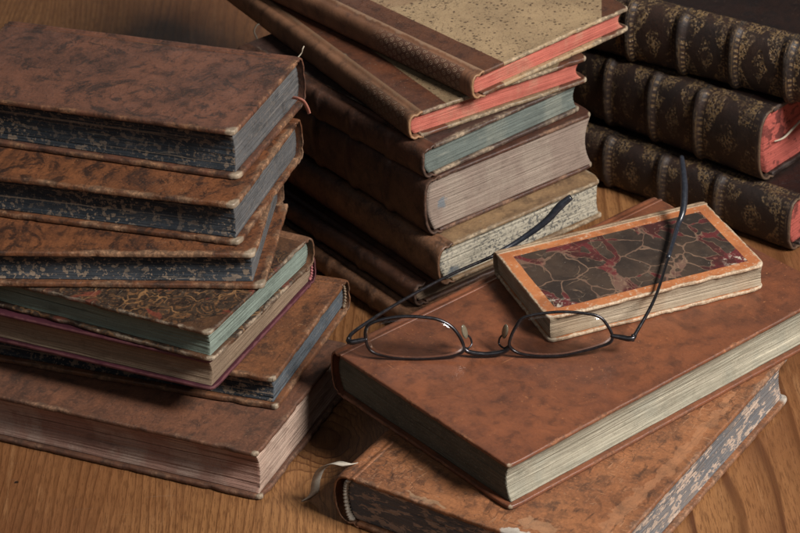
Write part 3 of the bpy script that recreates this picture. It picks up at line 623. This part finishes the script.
# ------------------------------------------------------------------ eyeglasses (upside down on the russet book)
LL = [(-0.0183,-0.1712,0.0707),(-0.0154,-0.1708,0.0741),(-0.0081,-0.1711,0.0763),(0.0008,-0.1717,0.0773),(0.0097,-0.1727,0.0768),(0.0167,-0.1736,0.0754),(0.0227,-0.1748,0.0717),(0.0265,-0.1762,0.0659),(0.0278,-0.1773,0.0606),(0.0256,-0.1776,0.0581),(0.0192,-0.1773,0.0565),(0.0085,-0.1765,0.0558),(-0.0004,-0.1756,0.0560),(-0.0093,-0.1745,0.0572),(-0.0159,-0.1734,0.0596),(-0.0183,-0.1724,0.0641)]
RL = [(0.0497,-0.1792,0.0612),(0.0501,-0.1785,0.0656),(0.0528,-0.1777,0.0712),(0.0565,-0.1772,0.0757),(0.0645,-0.1776,0.0777),(0.0751,-0.1784,0.0785),(0.0856,-0.1796,0.0776),(0.0922,-0.1805,0.0758),(0.0956,-0.1815,0.0719),(0.0979,-0.1827,0.0668),(0.0971,-0.1833,0.0630),(0.0912,-0.1832,0.0606),(0.0832,-0.1829,0.0585),(0.0743,-0.1824,0.0567),(0.0637,-0.1814,0.0564),(0.0540,-0.1802,0.0579)]
BR = [(0.0276,-0.1768,0.0608),(0.0297,-0.1772,0.0587),(0.0345,-0.1778,0.0575),(0.0389,-0.1781,0.0571),(0.0443,-0.1785,0.0577),(0.0479,-0.1788,0.0591),(0.0499,-0.1790,0.0614)]
TL = [(-0.0265,-0.1712,0.0652),(-0.0235,-0.1645,0.0662),(-0.0011,-0.1392,0.0650),(0.0245,-0.1140,0.0630),(0.0470,-0.0955,0.0612),(0.0614,-0.0888,0.0655),(0.0744,-0.0869,0.0740),(0.0823,-0.0856,0.0820),(0.0880,-0.0850,0.0865)]
TR = [(0.1071,-0.1850,0.0655),(0.1098,-0.1815,0.0667),(0.1208,-0.1621,0.0725),(0.1314,-0.1281,0.0735),(0.1392,-0.1018,0.0745),(0.1433,-0.0932,0.0790),(0.1457,-0.0804,0.0860),(0.1465,-0.0629,0.0930)]
def metal_mat(name, c, rough, metal):
    g = G(name); n = g.noise(500, 3, .6); return g.fin(g.mix(g.mr(n, .4, .65, 0, .5), c, mul(c, 1.8)), g.ma('ADD', g.ma('MULTIPLY', n, .2), rough), None, .5, metal)
gun = metal_mat('gunmetal', (.055, .052, .056), .22, .9); tip = metal_mat('dark plastic tip', (.016, .018, .024), .22, 0.)
padm = G('clear silicone pad'); padm.b.inputs['Transmission Weight'].default_value = .6; padm = padm.fin((.30, .26, .18), .2)
gl = G('spectacle lens'); gl.t.nodes.remove(gl.b)
tr = gl.n('ShaderNodeBsdfTransparent'); tr.inputs[0].default_value = (.975, .975, .97, 1); gs = gl.n('ShaderNodeBsdfGlossy'); gs.inputs['Roughness'].default_value = .09
fr = gl.n('ShaderNodeFresnel'); fr.inputs['IOR'].default_value = 1.45; fm = gl.ma('MULTIPLY', fr.outputs[0], .6); ms = gl.n('ShaderNodeMixShader')
gl.l(fm, ms.inputs[0]); gl.l(tr.outputs[0], ms.inputs[1]); gl.l(gs.outputs[0], ms.inputs[2]); gl.l(ms.outputs[0], gl.out.inputs[0])
O = Vector((.04, -.14, .0553))
eg = thing('eyeglasses', 'thin dark metal eyeglasses lying upside down with open arms on the russet book', 'eyeglasses', O)
nrm = Vector((-.0911, -.9796, .1792))
def lens(P):
    P = [Vector(p)-O for p in P]; n = len(P); R = []
    for i in range(n):
        p0, p1, p2, p3 = P[i-1], P[i], P[(i+1) % n], P[(i+2) % n]
        for s in range(5):
            t = s/5; R.append(.5*((2*p1)+(p2-p0)*t+(2*p0-5*p1+4*p2-p3)*t*t+(3*p1-p0-3*p2+p3)*t**3))
    c = sum(R, Vector())/len(R); m = len(R); V = []; Fc = []
    for side in (1, -1):
        for f in (1., .8, .55, .28):
            for p in R: V.append(c+(p-c)*f+nrm*(side*.0007+.0016*(1-f*f)))
        V.append(c+nrm*(side*.0007+.0016))
    B = 4*m+1
    for k in range(3):
        for i in range(m):
            j = (i+1) % m; Fc.append((k*m+i, k*m+j, (k+1)*m+j, (k+1)*m+i)); Fc.append((B+k*m+j, B+k*m+i, B+(k+1)*m+i, B+(k+1)*m+j))
    for i in range(m):
        j = (i+1) % m; Fc.append((3*m+i, 3*m+j, 4*m)); Fc.append((B+3*m+j, B+3*m+i, B+4*m)); Fc.append((j, i, B+i, B+j))
    mesh_obj('lens', V, Fc, gl.m, eg)
for P in (LL, RL):
    tube('rim', P, .00074, gun, eg, closed=True, seg=10, off=O, flat=1.15); lens(P)
tube('bridge', BR, [.0009, .0011, .00125, .00125, .00125, .0011, .0009], gun, eg, seg=10, off=O)
for arm, pc in (([(.0277, -.1766, .0612), (.0298, -.1752, .0592), (.0318, -.1728, .0600), (.0312, -.1718, .0630), (.0292, -.1725, .0655)], (.0287, -.1728, .0672)),
                ([(.0494, -.1785, .0618), (.0470, -.1772, .0594), (.0448, -.1746, .0602), (.0454, -.1738, .0632), (.0472, -.1745, .0655)], (.0478, -.1748, .0672))):
    tube('pad_arm', arm, .0005, gun, eg, seg=6, off=O)
    bm = bmesh.new(); bmesh.ops.create_uvsphere(bm, u_segments=16, v_segments=10, radius=1)
    s = 1 if pc[0] > .038 else -1
    bm.transform(Matrix.Translation(Vector(pc)-O) @ Matrix.Rotation(s*math.radians(14), 4, 'Y') @ Matrix.Rotation(s*math.radians(35), 4, 'Z') @ Matrix.Diagonal((.0008, .0020, .0040, 1)))
    me = bpy.data.meshes.new('nose_pad'); bm.to_mesh(me); bm.free(); me.polygons.foreach_set('use_smooth', [True]*len(me.polygons)); me.materials.append(padm)
    o = bpy.data.objects.new('nose_pad', me); col.objects.link(o); o.parent = eg
for ep, T_, rr in (([(-.0178, -.1720, .0660), (-.0215, -.1722, .0655), (-.0252, -.1722, .0650), (-.0268, -.1708, .0651), (-.0262, -.1690, .0655)], TL, None), ([(.0976, -.1828, .0662), (.1020, -.1838, .0656), (.1055, -.1850, .0653), (.1076, -.1848, .0655), (.1088, -.1832, .0659)], TR, None)):
    tube('end_piece', ep, [.0010, .0013, .0014, .0013, .0010], gun, eg, seg=10, off=O)
    k = len(T_); metal_n = 5 if T_ is TL else 4
    tm = tube('temple', T_, [.0011, .0009, .0008, .0008] + ([.0009, .0012, .0016, .0019, .0015] if T_ is TL else [.0011, .0015, .0016, .0012]), gun, eg, seg=10, off=O)
    q = T_[4:] if T_ is TL else T_[3:]
    tube('temple_tip', q, ([.0011, .0014, .0018, .0021, .0016] if T_ is TL else [.0011, .0013, .0017, .0018, .0013]), tip, tm, seg=10, off=O)
    hp = Vector(ep[-2]); tube('hinge_screw', [hp+Vector((0, 0, -.0016)), hp+Vector((0, 0, 0)), hp+Vector((0, 0, .0018))], .0008, gun, eg, seg=8, off=O)

# ------------------------------------------------------------------ table of knotty pine
def pine():
    g = G('waxed pine'); V = g.tc; A = 0.
    wob = g.noise(1, 3, .5, 0, g.vec((5, 1.3, 1))); wob2 = g.noise(1, 4, .55, 0, g.vec((60, 5, 1), (3, 3, 0)))
    X = g.xyz(g.vec(rot=(0, 0, A)))
    f = g.ma('ADD', X[0], g.ma('ADD', g.ma('MULTIPLY', wob, .13), g.ma('MULTIPLY', wob2, .005)))
    def knot(f, kx, ky, sx, sy, size):
        d = g.vadd(g.warp(45, .016, det=5), (kx, ky, 0), 'SUBTRACT'); k = g.vec((1/sx, 1/sy, 1), src=d)
        ln = g.n('ShaderNodeVectorMath'); ln.operation = 'LENGTH'; g.l(k, ln.inputs[0]); L = ln.outputs['Value']
        m = g.mr(L, .6, 1.7, 1, 0); ff = g.n('ShaderNodeMix'); ff.data_type = 'FLOAT'
        g.l(m, ff.inputs[0]); g.l(f, ff.inputs[2]); g.l(g.ma('MULTIPLY', L, g.ma('MULTIPLY', g.ma('ADD', L, .6), size)), ff.inputs[3]); return ff.outputs[0], L
    f, L1 = knot(f, -.043, -.158, .028, .036, .021)
    per = g.ma('SUBTRACT', g.ma('MULTIPLY', f, 190.), g.ma('MULTIPLY', g.ma('MULTIPLY', f, f), 270.))
    fr = g.ma('FRACT', per); ring = g.ma('MULTIPLY', g.ma('MAXIMUM', g.mr(fr, .66, .86), g.mr(fr, .15, .9, 0, .45)), g.mr(fr, .92, 1., 1, 0))
    kn_ = g.mr(L1, .5, 1.6, 1, 0)
    thin = g.noise(1, 3, .55, 0, g.vec((520, 4, 1), (0, 0, 0), (0, 0, A))); pores = g.noise(1, 4, .65, 0, g.vec((1300, 110, 1), (0, 0, 0), (0, 0, A)))
    big = g.noise(7, 5, .6, .2); spk = g.noise(1, 5, .65, .3, g.vec((130, 16, 1), (4, 2, 0), (0, 0, A)))
    amp = g.ma('MULTIPLY', g.mr(g.noise(1, 4, .6, 0, g.vec((30, 2.5, 1), (9, 2, 0))), .36, .64, .40, 1.), g.mr(X[0], -.12, .12, .7, 1.))
    c = g.mix(g.mr(big, .35, .65), (.29, .138, .052), (.185, .080, .030))
    red = g.noise(1, 3, .5, 0, g.vec((9, 1.2, 1), (5, 5, 0))); c = g.mix(g.mr(red, .42, .62, 0, .55), c, (.135, .048, .019))
    amp = g.ma('MAXIMUM', amp, kn_)
    c = g.mix(g.ma('MULTIPLY', kn_, .35), c, (.13, .058, .024))
    c = g.mix(g.ma('MULTIPLY', ring, amp), c, (.070, .025, .010))
    c = g.mix(g.mr(thin, .50, .60, 0, .5), c, (.13, .052, .019))
    c = g.mix(g.mr(spk, .52, .72, 0, .5), c, (.115, .050, .019)); c = g.mix(g.mr(spk, .28, .44, .35, 0), c, (.36, .19, .085))
    c = g.mix(g.mr(pores, .50, .60, 0, .65), c, (.095, .038, .014))
    kc = g.ma('ADD', L1, g.ma('MULTIPLY', g.ma('SUBTRACT', g.noise(70, 5, .65, .4), .5), 1.3))
    c = g.mix(g.mr(kc, .15, .75, .75, 0), c, (.050, .022, .010))
    pit = g.vor(42, v=g.warp(300, .004)); pm = g.ma('MULTIPLY', g.mr(pit, .03, .06, 1, 0), g.mr(g.noise(13, 2), .5, .58)); c = g.mix(pm, c, (.02, .011, .007))
    scr = g.noise(1, 2, .5, 0, g.vec((35, 1500, 1), (3, 0, 0), (0, 0, .6))); sm = g.ma('MULTIPLY', g.mr(scr, .72, .76), g.mr(big, .45, .55)); c = g.mix(g.ma('MULTIPLY', sm, .5), c, (.38, .22, .11))
    h = g.ma('ADD', g.ma('MULTIPLY', ring, .35), g.ma('SUBTRACT', g.ma('MULTIPLY', pores, .6), g.ma('ADD', pm, sm)))
    ro = g.ma('ADD', g.ma('MULTIPLY', g.noise(30, 5, .65, .3), .35), g.ma('ADD', g.ma('MULTIPLY', ring, -.06), .26))
    return g.fin(c, ro, g.bump(h, .6, .0004), .45)
bm = bmesh.new(); bmesh.ops.create_cube(bm, size=1)
bm.transform(Matrix.Translation((0, .35, -.0152)) @ Matrix.Diagonal((2.2, 2.4, .03, 1)))
bmesh.ops.bevel(bm, geom=bm.edges[:], offset=.003, segments=3, affect='EDGES')
me = bpy.data.meshes.new('table'); bm.to_mesh(me); bm.free(); me.materials.append(pine())
tb = bpy.data.objects.new('table', me); col.objects.link(tb); tb['kind'] = 'structure'; tb['label'] = 'knotty pine table top under the books'

# ------------------------------------------------------------------ camera, lamps, world
cam = bpy.data.cameras.new('camera'); co = bpy.data.objects.new('camera', cam); col.objects.link(co); sc.camera = co
Rv = Vector((.997949, -.033445, -.054590)); Uv = Vector((.064021, .521334, .850948)); Fv = Vector((0, .852697, -.522405))
M = Matrix((( Rv.x, Uv.x, -Fv.x, 0), (Rv.y, Uv.y, -Fv.y, -1.1490), (Rv.z, Uv.z, -Fv.z, .7039), (0, 0, 0, 1)))
co.matrix_world = M; cam.sensor_width = 36; cam.lens = 2447.6*36/800; cam.clip_end = 50; cam.clip_start = .05
cam.dof.use_dof = True; cam.dof.focus_distance = 1.16; cam.dof.aperture_fstop = 28
def lamp(name, loc, tgt, size, power, colr, sy=None):
    d = bpy.data.lights.new(name, 'AREA'); d.energy = power; d.color = colr; d.size = size; d.shape = 'RECTANGLE'; d.size_y = sy or size
    o = bpy.data.objects.new(name, d); col.objects.link(o); o.location = loc
    o.rotation_euler = (Vector(tgt)-Vector(loc)).to_track_quat('-Z', 'Y').to_euler()
lamp('softbox_key', (1.0, -.88, 1.15), (.05, -.1, .05), .42, 51, (1, .955, .91))
lamp('softbox_fill', (-.4, -1.3, 1.3), (0, -.1, .05), .9, 2.5, (.96, .97, 1))
lamp('softbox_back', (-.15, 1.7, 1.15), (0, 0, .05), .6, .8, (1, .98, .95))
w = bpy.data.worlds.new('World'); sc.world = w; w.use_nodes = True
bg = w.node_tree.nodes['Background']; bg.inputs[0].default_value = (.85, .92, 1, 1); bg.inputs[1].default_value = .03
sc.view_settings.view_transform = 'Standard'; sc.view_settings.look = 'None'; sc.view_settings.exposure = 0; sc.view_settings.gamma = 1
